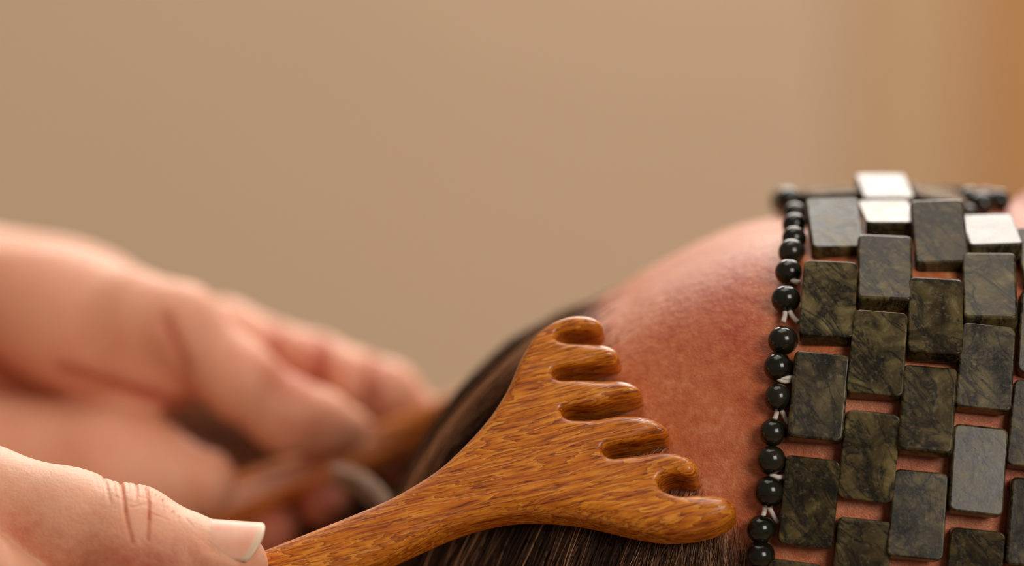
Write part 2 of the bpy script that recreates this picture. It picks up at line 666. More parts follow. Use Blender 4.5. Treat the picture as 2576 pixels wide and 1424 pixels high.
def grow(roots, n_seg, length, lift, jit):
    N = len(roots)
    P = roots.copy()
    out = []
    step = length / n_seg
    jit_d = RNG.normal(0, jit, (N, 3))
    for k in range(n_seg + 1):
        surf = np.empty_like(P); nor = np.empty_like(P)
        for i in range(N):
            loc, nn, _, _ = head_bvh.find_nearest(P[i])
            surf[i] = loc
            dd = np.array(loc) - (CEN[0] if loc[0] > CEN[0] else loc[0], CEN[1] if False else np.clip(loc[1], -115, -75), WM)
            nn = np.array(nn)
            nor[i] = nn if nn @ dd > 0 else -nn
        t = k / n_seg
        h = lift * (min(1, t * 4) ** .7) + .05
        out.append(surf + nor * h[:, None])
        d = flow(surf) + jit_d
        d -= nor * (d * nor).sum(1)[:, None]
        d /= np.linalg.norm(d, axis=1)[:, None] + 1e-9
        P = surf + d * step[:, None]
    return np.stack(out, 1)


CEN = (-5.0, -90.0)
# roots spread over the near and upper part of the scalp
tri_w = HV[:-1, :-1].reshape(-1, 3)
e1 = HV[1:, :-1] - HV[:-1, :-1]; e2 = HV[:-1, 1:] - HV[:-1, :-1]
ar = np.linalg.norm(np.cross(e1, e2), axis=2).reshape(-1)
dep = hair_depth(tri_w)
tx, ty = pix(tri_w)
prob = ar * (smooth(-90, 30, dep) * .22 + smooth(10, 150, dep) * .78) * (tri_w[:, 2] < 122) * (ty < 1950) * (tri_w[:, 0] < 60)
prob = prob * (1 + 1.0 * (ty < 900)) * (1 + 1.2 * (ty > 1150) * (tri_w[:, 2] < 75))
prob /= prob.sum()
NS = 11000
pick = RNG.choice(len(prob), NS, p=prob)
roots = tri_w[pick] + RNG.random((NS, 1)) * e1.reshape(-1, 3)[pick] + RNG.random((NS, 1)) * e2.reshape(-1, 3)[pick]
rdep = hair_depth(roots)
length = np.where(rdep < 60, RNG.uniform(9, 34, NS), RNG.uniform(45, 80, NS))
# clumps: neighbouring strands share a tone
cl = np.sin(roots[:, 0] * .33 + roots[:, 1] * .21) * np.sin(roots[:, 0] * .13 - roots[:, 1] * .39 + 1.3)
shade = np.clip(.46 + .34 * cl + RNG.normal(0, .22, NS), 0, 1)
lift = RNG.uniform(.2, 3.6, NS) * smooth(-20, 90, rdep) + .15
paths = grow(roots, 11, length, lift, .07)
NF = 2200
fp = ar * smooth(-110, -20, dep) * (1 - smooth(80, 200, dep)) * (tri_w[:, 2] < 70) * smooth(1020, 1200, ty) * (ty < 1700)
pk = RNG.choice(len(fp), NF, p=fp / fp.sum())
froots = tri_w[pk] + RNG.random((NF, 1)) * e1.reshape(-1, 3)[pk] + RNG.random((NF, 1)) * e2.reshape(-1, 3)[pk]
paths = np.concatenate((paths, grow(froots, 11, RNG.uniform(7, 22, NF), RNG.uniform(.15, 1.0, NF), .16)))
shade = np.concatenate((shade, np.clip(RNG.normal(.62, .28, NF), 0, 1)))
rdep = np.concatenate((rdep, np.full(NF, 0.0)))
NS += NF
rad = np.where(rdep < 60, .042, .085) * RNG.uniform(.7, 1.3, NS)
hair = strand_mesh('hair', paths, rad, shade, person, HAIR)
tag(hair, kind='stuff')


def lock(path, n, spread, shade_mean, r=.08):
    """a lock of loose hair along a path of (px, py, w)"""
    c = catmull([at(*p) for p in path], 5)
    N = n
    off = RNG.normal(0, 1, (N, 1, 3)) * spread
    K = len(c)
    wob = np.sin(np.linspace(0, 3, K)[None, :, None] + RNG.uniform(0, 6, (N, 1, 3))) * spread * .35
    P = c[None] + off + wob
    return P, np.full(N, r) * RNG.uniform(.7, 1.3, N), np.clip(RNG.normal(shade_mean, .16, N), 0, 1)


far_locks = []
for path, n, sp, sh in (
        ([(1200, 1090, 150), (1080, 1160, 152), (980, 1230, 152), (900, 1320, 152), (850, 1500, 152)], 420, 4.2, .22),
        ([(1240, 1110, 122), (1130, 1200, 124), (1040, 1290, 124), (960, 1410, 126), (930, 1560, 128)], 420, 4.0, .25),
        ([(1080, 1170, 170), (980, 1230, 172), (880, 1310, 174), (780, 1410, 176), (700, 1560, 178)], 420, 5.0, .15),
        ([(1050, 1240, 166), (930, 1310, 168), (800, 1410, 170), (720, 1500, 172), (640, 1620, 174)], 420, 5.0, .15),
        ([(960, 1230, 156), (800, 1160, 148), (660, 1110, 142), (540, 1070, 142), (430, 1060, 146)], 150, 4.2, .75),  # strands added to stand in for the deep shade in the far hand's gap
        ([(960, 1290, 160), (830, 1210, 150), (700, 1150, 143), (600, 1130, 141), (480, 1120, 145)], 130, 3.8, .75),  # second added lock, again standing in for shade behind the thumb
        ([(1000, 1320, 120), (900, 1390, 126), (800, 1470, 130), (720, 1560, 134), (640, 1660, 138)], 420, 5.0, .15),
        ([(850, 1190, 100), (905, 1212, 94), (948, 1250, 88), (985, 1300, 82), (1030, 1370, 78)], 130, 1.0, .86),
        ([(1400, 850, None), (1290, 945, None), (1180, 1060, None), (1100, 1170, None), (1035, 1300, None)], 420, 1.5, 1.0)):
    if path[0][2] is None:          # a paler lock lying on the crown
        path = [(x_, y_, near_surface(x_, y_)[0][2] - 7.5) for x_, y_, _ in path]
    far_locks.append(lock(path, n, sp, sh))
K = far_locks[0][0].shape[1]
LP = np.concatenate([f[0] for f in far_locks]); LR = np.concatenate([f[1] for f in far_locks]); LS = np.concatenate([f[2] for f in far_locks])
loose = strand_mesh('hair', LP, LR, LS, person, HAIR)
tag(loose, 'loose locks of hair hanging behind the near comb, some added as shade inside the far hand', kind='stuff')

# ------------------------------------------------------------------ wooden massage combs
def plane_w(px, py):
    return -6 + (1290 - py) * .039 + (1850 - px) * .0085


pA, pB, pC = (at(1850, 1290, plane_w(1850, 1290)), at(1500, 845, plane_w(1500, 845)), at(640, 1400, plane_w(640, 1400) + 4))
cN = np.cross(pB - pA, pC - pA); cN /= np.linalg.norm(cN)
if cN[2] > 0: cN = -cN                     # the face looks at the camera and a little up
GR = R(12)                                  # direction of the grain in the picture plane
cA = np.array((math.cos(GR), math.sin(GR), 0.0)); cA -= cN * (cA @ cN); cA /= np.linalg.norm(cA)
cB = np.cross(cN, cA)
cO = at(1300, 1190, plane_w(1300, 1190)); cO = cO + cN * ((pA - cO) @ cN)


def on_plane(px, py):
    o = np.array((0, 0, -D)); d = at(px, py, 0) - o
    t = ((cO - o) @ cN) / (d @ cN)
    q = o + d * t - cO
    return q @ cA, q @ cB


OUT = [(395, 1520), (450, 1490), (540, 1450), (656, 1404), (775, 1357), (907, 1304), (1002, 1262), (1103, 1200), (1176, 1134), (1236, 1066),
       (1274, 1008), (1292, 975), (1312, 930), (1331, 898), (1360, 864), (1400, 836), (1445, 820), (1481, 816), (1507, 822), (1520, 835),
       (1514, 848), (1496, 853), (1450, 855), (1420, 857), (1406, 866), (1408, 879), (1426, 887), (1456, 889), (1498, 886), (1531, 886),
       (1553, 896), (1562, 912), (1556, 926), (1538, 932), (1498, 936), (1447, 944), (1410, 949), (1396, 960), (1402, 975), (1420, 981),
       (1447, 980), (1483, 977), (1530, 973), (1576, 975), (1607, 987), (1619, 1004), (1608, 1016), (1576, 1023), (1530, 1033), (1493, 1042),
       (1445, 1044), (1422, 1051), (1421, 1068), (1444, 1080), (1492, 1079), (1548, 1067), (1604, 1062), (1646, 1070), (1674, 1085),
       (1686, 1102), (1676, 1116), (1646, 1119), (1600, 1130), (1552, 1137), (1526, 1145), (1523, 1162), (1550, 1177), (1623, 1164),
       (1670, 1159), (1716, 1163), (1746, 1176), (1760, 1196), (1753, 1213), (1735, 1218), (1710, 1212), (1685, 1213), (1665, 1224),
       (1660, 1242), (1679, 1260), (1716, 1270), (1754, 1264), (1800, 1261), (1833, 1269), (1850, 1284), (1851, 1304),
       (1828, 1325), (1786, 1344), (1716, 1356), (1646, 1354), (1576, 1342), (1483, 1320), (1413, 1310), (1334, 1306), (1264, 1311),
       (1194, 1327), (1124, 1351), (1054, 1382), (1009, 1403), (900, 1452), (760, 1512), (620, 1570), (500, 1615), (430, 1625), (385, 1590)]
POLY = catmull([on_plane(*p) for p in OUT], 4, closed=True)
CH = 5.2                 # half thickness, mm


def poly_sdf(P, poly):
    d2 = np.full(len(P), 1e9); inside = np.zeros(len(P), bool)
    a = poly; b = np.roll(poly, -1, 0)
    for p, q in zip(a, b):
        e = q - p; w = P - p
        t = np.clip((w @ e) / (e @ e + 1e-12), 0, 1)
        d2 = np.minimum(d2, ((w - t[:, None] * e) ** 2).sum(1))
        c = (p[1] <= P[:, 1]) != (q[1] <= P[:, 1])
        xi = p[0] + (P[:, 1] - p[1]) * e[0] / (e[1] if abs(e[1]) > 1e-12 else 1e-12)
        inside ^= c & (P[:, 0] < xi)
    return np.where(inside, -1, 1) * np.sqrt(d2)


h = .42
lo = np.array((POLY[:, 0].min() - 2, POLY[:, 1].min() - 2)); hi = POLY.max(0) + 2
gx = np.arange(lo[0], hi[0], h); gy = np.arange(lo[1], hi[1], h); gz = np.arange(-CH - 1.5, CH + 1.5, h)
G2 = np.stack(np.meshgrid(gx, gy, indexing='ij'), -1).reshape(-1, 2)
SD = poly_sdf(G2, POLY)
# edge rounding in mm: soft outside and at the tips of the teeth, crisp where the slots are cut into the face
root_d = np.min([np.hypot(G2[:, 0] - q[0], G2[:, 1] - q[1]) for q in (on_plane(*p) for p in ((1412, 870), (1404, 962), (1430, 1060), (1532, 1154), (1668, 1236)))], axis=0)
CRv = (1.1 + 2.3 * smooth(3.0, 10.5, root_d))[:, None]
q1 = np.maximum(SD[:, None] + CRv, 0); q2 = np.maximum(np.abs(gz)[None] - (CH - CRv), 0)
inn = np.minimum(np.maximum(SD[:, None] + CRv, np.abs(gz)[None] - (CH - CRv)), 0)
F3 = (np.sqrt(q1 ** 2 + q2 ** 2) - CRv + inn).reshape(len(gx), len(gy), len(gz)).astype(np.float32)
CV, CQ = surface_nets(F3, np.array((gx[0], gy[0], gz[0])), h)
CV = relax(CV, CQ, 2, .5)
whole = new_mesh('comb_whole', CV * .001, CQ)
nrm = np.empty(len(CV) * 3, np.float32); whole.vertices.foreach_get('normal', nrm); nrm = nrm.reshape(-1, 3)
if ((nrm * np.stack((np.zeros(len(CV)), np.zeros(len(CV)), CV[:, 2]), 1)).sum(1)).mean() < 0:
    CQ = CQ[:, ::-1].copy(); nrm = -nrm
bpy.data.meshes.remove(whole)

# the comb's parts: handle, fan and six teeth, told apart by where a face lies
fc = CV[CQ].mean(1)[:, :2]
slot_roots = [on_plane(*p) for p in ((1404, 872), (1396, 962), (1420, 1058), (1523, 1152), (1660, 1233))]
hx0 = on_plane(1080, 1290)[0]
part = np.full(len(fc), 1)
part[fc[:, 0] < hx0] = 0
# tooth k lies between slots k-1 and k, right of a line joining their roots
roots_l = np.array([on_plane(1370, 850)] + slot_roots + [on_plane(1700, 1345)])
mids = []                       # centre lines of the slots, as pairs of points
slots = [((1404, 872), (1520, 868)), ((1396, 962), (1560, 950)), ((1420, 1058), (1620, 1036)), ((1523, 1152), (1690, 1136)), ((1660, 1233), (1765, 1236))]
sl = [(np.array(on_plane(*a)), np.array(on_plane(*b))) for a, b in slots]
edge = roots_l[:, :]
right = np.interp(fc[:, 1], edge[::-1, 1], edge[::-1, 0]) < fc[:, 0]
idx = np.zeros(len(fc), int)
for a, b in sl:
    e = b - a
    below = (e[0] * (fc[:, 1] - a[1]) - e[1] * (fc[:, 0] - a[0])) < 0
    idx += below
part[right & (part == 1)] = 2 + idx[right & (part == 1)]


def comb(matrix, label):
    root = bpy.data.objects.new('massage_comb', None)
    COL.objects.link(root)
    root.matrix_world = matrix
    tag(root, label, 'comb', 'wooden massage combs')
    for k in range(8):
        name = ('handle', 'fan')[k] if k < 2 else 'tooth'
        me = COMB_MESH.get(k)
        if me is None:
            q = CQ[part == k]
            if not len(q): continue
            u, inv = np.unique(q, return_inverse=True)
            me = new_mesh('comb_' + name, CV[u] * .001, inv.reshape(-1, 4), WOOD)
            me.normals_split_custom_set_from_vertices([tuple(n) for n in nrm[u]])
            COMB_MESH[k] = me
        link(name, me, root)
    return root


COMB_MESH = {}
near_m = M @ Matrix(((cA[0], cB[0], cN[0], cO[0] * .001), (cA[1], cB[1], cN[1], cO[1] * .001), (cA[2], cB[2], cN[2], cO[2] * .001), (0, 0, 0, 1)))
comb(near_m, 'sharp carved wooden comb with six rounded teeth resting on the near temple')
# the farther one: same tool, its handle held in the other hand, the fan turned edge-on behind the crown
h0 = np.array(on_plane(470, 1545)); h1 = np.array(on_plane(1100, 1275))
hd = (h1 - h0) / np.linalg.norm(h1 - h0)
f0, f1 = at(420, 1318, 130), at(1130, 1052, 147)
fd = (f1 - f0) / np.linalg.norm(f1 - f0)
view = np.array((0, 0, -1.0))
fn = np.cross(fd, view); fn /= np.linalg.norm(fn)        # across the handle, in the picture plane
if fn[1] < 0: fn = -fn
fz = np.cross(fd, fn)
tw = R(90)
zN = math.cos(tw) * (fz if fz[2] < 0 else -fz) + math.sin(tw) * fn
yB = np.cross(zN, fd)
# rotate so the handle direction in the comb's own axes falls on fd
Lx = np.array((hd[0], hd[1], 0)); Ly = np.array((-hd[1], hd[0], 0)); Lz = np.array((0, 0, 1.0))
Rm = np.outer(fd, Lx) + np.outer(yB, Ly) + np.outer(zN, Lz)
orig = f0 - Rm @ np.array((h0[0], h0[1], 0))
far_m = M @ Matrix([[*Rm[0], orig[0] * .001], [*Rm[1], orig[1] * .001], [*Rm[2], orig[2] * .001], [0, 0, 0, 1]])
comb(far_m, 'blurred wooden comb farther back, its handle gripped behind the head')

# ------------------------------------------------------------------ stone eye mask
mask = bpy.data.objects.new('eye_mask', None)
COL.objects.link(mask)
mask.matrix_world = local_frame(at(2200, 900, 0))
mask_inv = mask.matrix_world.inverted()
tag(mask, 'dark green stone eye mask of linked tiles edged with round beads', 'eye mask')
TW, TL, TT = 10.3, 16.6, 3.9


def tile_mesh(name, w, l, t, bev, seed):
    rr = random.Random(seed)
    bm = bmesh.new()
    box_bm(bm, (-w / 2, -l / 2, -t / 2), (w / 2, l / 2, t / 2))
    for v in bm.verts:
        v.co += Vector((rr.uniform(-.15, .15), rr.uniform(-.2, .2), rr.uniform(-.1, .1)))
    # rounded plan corners first, then softened rims
    up = [e for e in bm.edges if abs((e.verts[0].co - e.verts[1].co).normalized().z) > .9]
    bmesh.ops.bevel(bm, geom=up, offset=rr.uniform(.9, 1.5), segments=3, profile=.5, affect='EDGES')
    rim = [e for e in bm.edges if abs((e.verts[0].co - e.verts[1].co).normalized().z) < .5 and len(e.link_faces) == 2
           and max(abs(f.normal.z) for f in e.link_faces) > .9]
    bmesh.ops.bevel(bm, geom=rim, offset=bev, segments=2, profile=.55, affect='EDGES')
    bmesh.ops.scale(bm, vec=(.001,) * 3, verts=bm.verts[:])
    me = bpy.data.meshes.new(name)
    bm.to_mesh(me); bm.free()
    me.materials.append(STONE)
    me.polygons.foreach_set('use_smooth', np.ones(len(me.polygons), dtype=bool))
    acc = np.zeros((len(me.vertices), 3))
    for f in me.polygons:
        for vi in f.vertices: acc[vi] += np.array(f.normal) * (f.area * 1e6) ** 2
    acc /= np.linalg.norm(acc, axis=1)[:, None] + 1e-12
    me.normals_split_custom_set_from_vertices([tuple(v) for v in acc])
    return me


TILES = [tile_mesh('tile', TW, TL, TT, b, s) for s, b in enumerate((.45, .6, .35, .55, .4))]


def col_x(c, py):
    """centre line of a column of tiles in the photograph"""
    top = (2100, 2232, 2364, 2494, 2622, 2750)[c]
    return top + (0 if py < 600 else -(py - 600) * .118)


# visible tiles: column, top and bottom edge of the stone in the photograph (front face)
SEEN = [(0, 520, 648), (0, 668, 858), (0, 895, 1108), (0, 1150, 1378), (0, 1410, 1640),
        (1, 455, 522), (1, 524, 585), (1, 607, 768), (1, 790, 1000), (1, 1037, 1258), (1, 1306, 1530),
        (2, 525, 685), (2, 714, 900), (2, 934, 1143), (2, 1190, 1408), (2, 1452, 1670),
        (3, 560, 640), (3, 652, 815), (3, 824, 1035), (3, 1080, 1296), (3, 1333, 1552),
        (4, 590, 726), (4, 738, 950), (4, 965, 1182), (4, 1212, 1430), (4, 1470, 1680),
        (5, 650, 800), (5, 820, 1040), (5, 1080, 1300), (5, 1340, 1560)]
EXACT = {(0, 520): 2100, (0, 668): 2084, (0, 895): 2058, (0, 1150): 2035, (1, 455): 2225, (1, 524): 2233, (1, 607): 2225, (1, 790): 2207,
         (1, 1037): 2185, (1, 1306): 2165, (2, 525): 2362, (2, 714): 2352, (2, 934): 2330, (2, 1190): 2306, (3, 560): 2492, (3, 652): 2488,
         (3, 824): 2477, (3, 1080): 2456, (3, 1333): 2448,
         (4, 590): 2630, (4, 738): 2628, (4, 965): 2606, (4, 1212): 2600, (4, 1470): 2588,
         (5, 650): 2772, (5, 820): 2766, (5, 1080): 2746, (5, 1340): 2740}


def clearance(P):
    loc, n, _, d = head_bvh.find_nearest(Vector(P))
    out = np.array(loc) - (loc[0], -60.0, WM)
    n = np.array(n)
    if n @ out < 0: n = -n
    return (np.array(P) - np.array(loc)) @ n, np.array(loc), n


def place_tile(P, ey, en, roll=0.0):
    ey = Vector(ey).normalized(); en = Vector(en).normalized()
    ex = ey.cross(en).normalized()
    en = ex.cross(ey)
    rot = Matrix((ex, ey, en)).transposed().to_4x4() @ Matrix.Rotation(roll, 4, 'Z')
    me = TILES[random.randrange(len(TILES))]
    P = np.array(P, float)
    sink = min(clearance(P + np.array(rot.to_3x3() @ Vector((a * TW / 2, b * TL / 2, -TT / 2))))[0] for a in (-1, 0, 1) for b in (-1, 0, 1))
    slack = .4 if en.z < -.8 else 1.5          # the steep ones press into the skin a little
    if sink < -slack: P = P + np.array(en) * min(1.5, -sink - slack)
    o = link('stone_tile', me, mask)
    o.matrix_local = mask_inv @ (M @ (Matrix.Translation(Vector(P) * .001) @ rot))
    return o


for c, y0, y1 in SEEN:
    ym = (y0 + y1) / 2
    x = EXACT.get((c, y0), col_x(c, ym))
    p, n = near_surface(x, ym + 10)
    if p is None: p, n = near_surface(x, ym + 40)
    # tilt from how much the tile is foreshortened in the photograph
    foreshort = min(1, (y1 - y0) * mmpx(p[2]) / TL)
    ph = math.acos(foreshort) if foreshort < .985 else 0.0
    wc = p[2] - TT * .5 - .5
    if ph > .2: wc = p[2] - (TT * .5 + .6) * math.cos(ph)
    P = at(x, ym, wc)
    lean = -.118 if y0 > 600 else -.03
    ey = Vector((-lean * math.cos(ph), math.cos(ph), math.sin(ph)))
    en = Vector((.03 if (c, y0) == (3, 1080) else random.uniform(-.07, .02), math.sin(ph), -math.cos(ph)))
    place_tile(P, ey, en, random.uniform(-.012, .012) - .012)
# over the bridge and down the far side
for c, start in ((0, 6.0), (1, 20.0), (2, 8.0), (0, 23.5), (2, 25.5), (1, 37.5), (0, 41), (2, 43)):
    w = 50 + start
    x = (2095, 2228, 2350)[c]
    q, n, _, _ = head_bvh.ray_cast(Vector((at(x, 500, w)[0], 60, w)), Vector((0, -1, 0)))
    if n[1] < 0: n = -n
    place_tile(np.array(q) + np.array(n) * (TT / 2 + .4), (0, -n[2], n[1]), n)

# beads along the forehead edge
bm = bmesh.new()
bmesh.ops.create_uvsphere(bm, u_segments=28, v_segments=16, radius=.001)
bead_me = bpy.data.meshes.new('bead')
bm.to_mesh(bead_me); bm.free()
bead_me.polygons.foreach_set('use_smooth', np.ones(len(bead_me.polygons), dtype=bool))
bead_me.materials.append(BEAD)


def bead(P, r):
    o = link('bead', bead_me, mask)
    c, loc, n = clearance(P)
    if c < r - .25: P = np.array(P) + n * (r - .25 - c)
    rot = Matrix.Rotation(random.uniform(0, 6), 4, (random.random(), random.random(), .3))
    o.matrix_local = mask_inv @ M @ Matrix.Translation(Vector(P) * .001) @ rot @ Matrix.Diagonal((r, r * random.uniform(.94, 1.0), r, 1))


BEADS = [(2000, 517, 29), (2002, 546, 30), (2000, 574, 31), (1999, 606, 32), (1994, 648, 34), (1986, 694, 35), (1978, 758, 37), (1970, 857, 38),
         (1958, 924, 37), (1957, 1000, 36), (1945, 1088, 35), (1940, 1158, 38), (1935, 1237, 40), (1915, 1332, 37), (1913, 1397, 38),
         (1898, 1480, 38), (1890, 1560, 38), (1880, 1650, 38)]
for x, y, r in BEADS:
    p, n = near_surface(x, y + (18 if y < 640 else 4))
    w = p[2] - r * S * max(.25, -n[2]) - .2
    bead(at(x, y, w), r * mmpx(w))
for k in range(5):                       # over the top and down the far side
    w = 60 + k * 6.0
    u = at(1986 - k * 4, 500, w)[0]
    q, n, _, _ = head_bvh.ray_cast(Vector((u, 60, w)), Vector((0, -1, 0)))
    bead(np.array(q) + (0, 2.9, 0), 2.9)
# beads of the edge above the nose
for x, y, w, r in ((2440, 512, 66, 31), (2482, 508, 74, 29), (2468, 546, 60, 32), (2515, 560, 66, 30), (2432, 545, 52, 30)):
    bead(at(x, y, w), r * mmpx(w))


def thread(pts, r=.42):
    P = []
    for x, y, up in pts:
        p, n = near_surface(x, y)
        P.append(np.array(p) + np.array(n) * up)
    c = catmull(P, 4)
    V, F = tube(c, r, 7)
    org = np.array(P[0])
    me = new_mesh('thread', (V - org) * .001, F, THREAD)
    o = link('thread', me, mask)
    o.matrix_local = mask_inv @ M @ Matrix.Translation(Vector(org) * .001)


for pts in ([(1979, 785, 2.6), (1977, 805, 1.8), (1974, 826, 2.4)], [(1984, 785, 2.6), (1993, 803, 1.6), (2010, 822, 1.5)],
            [(1985, 716, 3), (1996, 726, 2.4), (2016, 731, 2.2)],
            [(1952, 953, 3.2), (1975, 963, 3.4), (1998, 958, 2.6)], [(1952, 956, 3), (1970, 968, 3.2), (1990, 966, 2.6)],
            [(1957, 1032, 2.8), (1954, 1045, 2.2), (1950, 1058, 2.8)], [(1966, 1032, 2.8), (1974, 1050, 2), (1984, 1068, 1.6)],
            [(1940, 1194, 3.2), (1958, 1201, 3.4), (1976, 1198, 2.6)],
            [(1927, 1272, 2.8), (1924, 1288, 2.2), (1921, 1302, 2.8)], [(1934, 1272, 2.8), (1944, 1292, 2), (1957, 1314, 1.6)]):
    thread(pts, .5)

# ------------------------------------------------------------------ hands
def chain(p, pts, k):
    d = None
    for (a, ra), (b, rb) in zip(pts[:-1], pts[1:]):
        c = cone(p, a, b, ra, rb)
        d = c if d is None else smin(d, c, k)
    return d


def P_(px, py, w, r):
    """joint at a photograph pixel and depth with its radius in pixels at that depth -> mm"""
    return at(px, py, w), r * mmpx(w)


# near hand: the thumb lies along the handle, the fingers close under it
NT = [P_(-330, 1270, 8, 165), P_(-60, 1262, 2, 142), P_(170, 1318, -2, 134), P_(335, 1366, -5, 133), P_(440, 1396, -6, 108), P_(565, 1414, -7, 96)]
N_IDX = [P_(-520, 1330, -4, 130), P_(-200, 1345, -13, 122), P_(130, 1590, -10, 112), P_(330, 1640, 2, 100)]
N_MID = [P_(-560, 1480, 2, 130), P_(-180, 1560, -12, 120), P_(130, 1740, -6, 112), P_(290, 1740, 8, 96)]
N_RNG = [P_(-600, 1620, 6, 125), P_(-240, 1760, -8, 115), P_(60, 1890, 0, 105), P_(200, 1860, 12, 92)]
N_LIT = [P_(-640, 1740, 10, 112), P_(-320, 1900, 0, 98), P_(-80, 1990, 6, 90), P_(60, 1950, 16, 78)]
NA0, NA1 = at(482, 1407, -6), at(672, 1421, -7)        # axis of the nail's curve
NAX = (NA1 - NA0) / np.linalg.norm(NA1 - NA0)
NUP = np.array((0, 1.0, 0)); NUP -= NAX * (NUP @ NAX); NUP /= np.linalg.norm(NUP)
NTO = np.cross(NUP, NAX)
if NTO[2] > 0: NTO = -NTO
NR = 7.45


def nail_pt(s, th, r):
    """s along the axis in mm from NA0, th from straight up towards the camera"""
    return NA0 + NAX * s + (NUP * math.cos(th) + NTO * math.sin(th)) * r


def sdf_near(p):
    palm = smin(cone(p, at(-640, 1420, 22), at(-700, 1720, 26), 19, 19), cone(p, at(-860, 1420, 20), at(-900, 1700, 24), 21, 21), 14)
    palm = smin(palm, cone(p, at(-900, 1550, 22), at(-1900, 1500, 40), 25, 28), 14)
    th = chain(p, NT, 3.0)
    # soft bulge of the joint and the pad below the nail
    th = smin(th, ellip(p, at(325, 1352, -5), np.array((8.5, 9.0, 9.2))), 3)
    th = smin(th, ellip(p, at(560, 1432, -5.5), np.array((8.2, 6.6, 7.2))), 3)
    # skin folds at the nail's base and along its side
    f = None
    pts = [nail_pt(.2, R(a), NR - .2) for a in (-30, 0, 30)] + [nail_pt(.8, R(55), NR - .25), nail_pt(2.4, R(74), NR - .2),
                                                             nail_pt(5, R(84), NR - .2), nail_pt(9.5, R(88), NR - .5)]
    for a, b in zip(pts[:-1], pts[1:]):
        c = cone(p, a, b, 1.0, 1.0)
        f = c if f is None else np.minimum(f, c)
    th = smin(th, f, 1.2)
    d = smin(palm, th, 10)
    for fg in (N_IDX, N_MID, N_RNG, N_LIT):
        d = smin(d, smin(palm, chain(p, fg, 2.5), 8), .9)
    return d


def bounds(lists, pad):
    A = np.array([a for l in lists for a, r in l]); 
    return A.min(0) - pad, A.max(0) + pad


lo, hi = bounds([NT, N_IDX, N_MID, N_RNG, N_LIT], 16)
lo[0] = at(-1500, 0, 20)[0]; lo[1] -= 10; hi[2] += 36; lo[2] -= 6
F, l0 = sparse_field(sdf_near, lo, hi, .8)
V, Q = surface_nets(F, l0, .8)
V = relax(V, Q, 2)


def orient(me):
    bm = bmesh.new(); bm.from_mesh(me)
    bmesh.ops.recalc_face_normals(bm, faces=bm.faces[:]); bm.to_mesh(me); bm.free()


# finer mesh where the thumb's creases are
me = new_mesh('hand', V, Q, SKIN_HAND)
bm = bmesh.new(); bm.from_mesh(me)
for _ in range(2):
    es = []
    for e in bm.edges:
        c = (e.verts[0].co + e.verts[1].co) / 2
        k = S * (D + c.z) / D
        x, y = 1288 + c.x / k, 712 - c.y / k
        if 180 < x < 540 and y < 1430 and c.z < 8: es.append(e)
    bmesh.ops.subdivide_edges(bm, edges=es, cuts=1, use_grid_fill=True)
bmesh.ops.recalc_face_normals(bm, faces=bm.faces[:])
bm.to_mesh(me); bm.free()
n = len(me.vertices)
V = np.empty(n * 3, np.float32); me.vertices.foreach_get('co', V); V = V.reshape(-1, 3).astype(float)
N = np.empty(n * 3, np.float32); me.vertices.foreach_get('normal', N); N = N.reshape(-1, 3)
x, y = pix(V)
CREASE = [([(262, 1200), (268, 1225), (277, 1262)], .30, 5), ([(303, 1208), (310, 1250), (318, 1300), (333, 1363)], .62, 5.5),
          ([(343, 1215), (344, 1240), (342, 1264)], .42, 5), ([(370, 1228), (377, 1268), (376, 1310), (373, 1357)], .5, 5),
          ([(411, 1258), (414, 1280), (411, 1296)], .28, 4), ([(284, 1205), (290, 1235)], .16, 4), ([(324, 1212), (328, 1250)], .16, 4),
          ([(358, 1222), (360, 1262)], .18, 4), ([(394, 1246), (398, 1285)], .2, 4), ([(240, 1196), (248, 1232)], .14, 4),
          ([(436, 1288), (434, 1306)], .2, 4), ([(252, 1198), (260, 1240)], .12, 3.5), ([(295, 1206), (300, 1246)], .12, 3), ([(334, 1214), (337, 1256)], .14, 3),
          ([(384, 1240), (388, 1285)], .16, 3.5), ([(403, 1252), (405, 1290)], .14, 3), ([(424, 1276), (424, 1300)], .14, 3), ([(345, 1248), (395, 1262)], .12, 3),
          ([(300, 1236), (345, 1246)], .1, 3), ([(380, 1290), (430, 1310)], .12, 3), ([(450, 1300), (448, 1322)], .14, 3), ([(470, 1306), (490, 1330)], .12, 3), ([(330, 1275), (365, 1268), (400, 1290)], .14, 4), ([(290, 1250), (330, 1262)], .1, 4)]
dep = np.zeros(n); redc = np.zeros(n)
front = V[:, 2] < 6
for line, dd, wd_ in CREASE:
    L = np.array(line, float)
    best = np.full(n, 1e9); tt = np.zeros(n)
    for i in range(len(L) - 1):
        e = L[i + 1] - L[i]
        t = np.clip(((x - L[i][0]) * e[0] + (y - L[i][1]) * e[1]) / (e @ e), 0, 1)
        dist = np.hypot(x - L[i][0] - t * e[0], y - L[i][1] - t * e[1])
        m = dist < best
        best[m] = dist[m]; tt[m] = (i + t[m]) / (len(L) - 1)
    g = np.exp(-(best / wd_) ** 2) * (1 - .65 * tt) * front
    dep = np.maximum(dep, dd * g)
    redc = np.maximum(redc, g * min(1, dd * 2))
    dep -= .10 * np.exp(-((best - wd_ * 2.4) / (wd_ * 1.2)) ** 2) * dd * 2 * (1 - tt) * front * .6
V = V - N * dep[:, None]
me.vertices.foreach_set('co', (V * .001).astype(np.float32).ravel())
red = .42 + .58 * redc - .22 * smooth(.55, .95, N[:, 1]) + .34 * np.exp(-((x - 340) / 190) ** 2 - ((y - 1410) / 65) ** 2)  # top light painted pale, shaded underside and creases painted darker red
red = red + .15 * np.exp(-((x - 80) / 120) ** 2 - ((y - 1330) / 50) ** 2)
float_attr(me, 'red', red); float_attr(me, 'scalp', np.zeros(n))
me.update()
near_hand = link('hand', me, None, M)
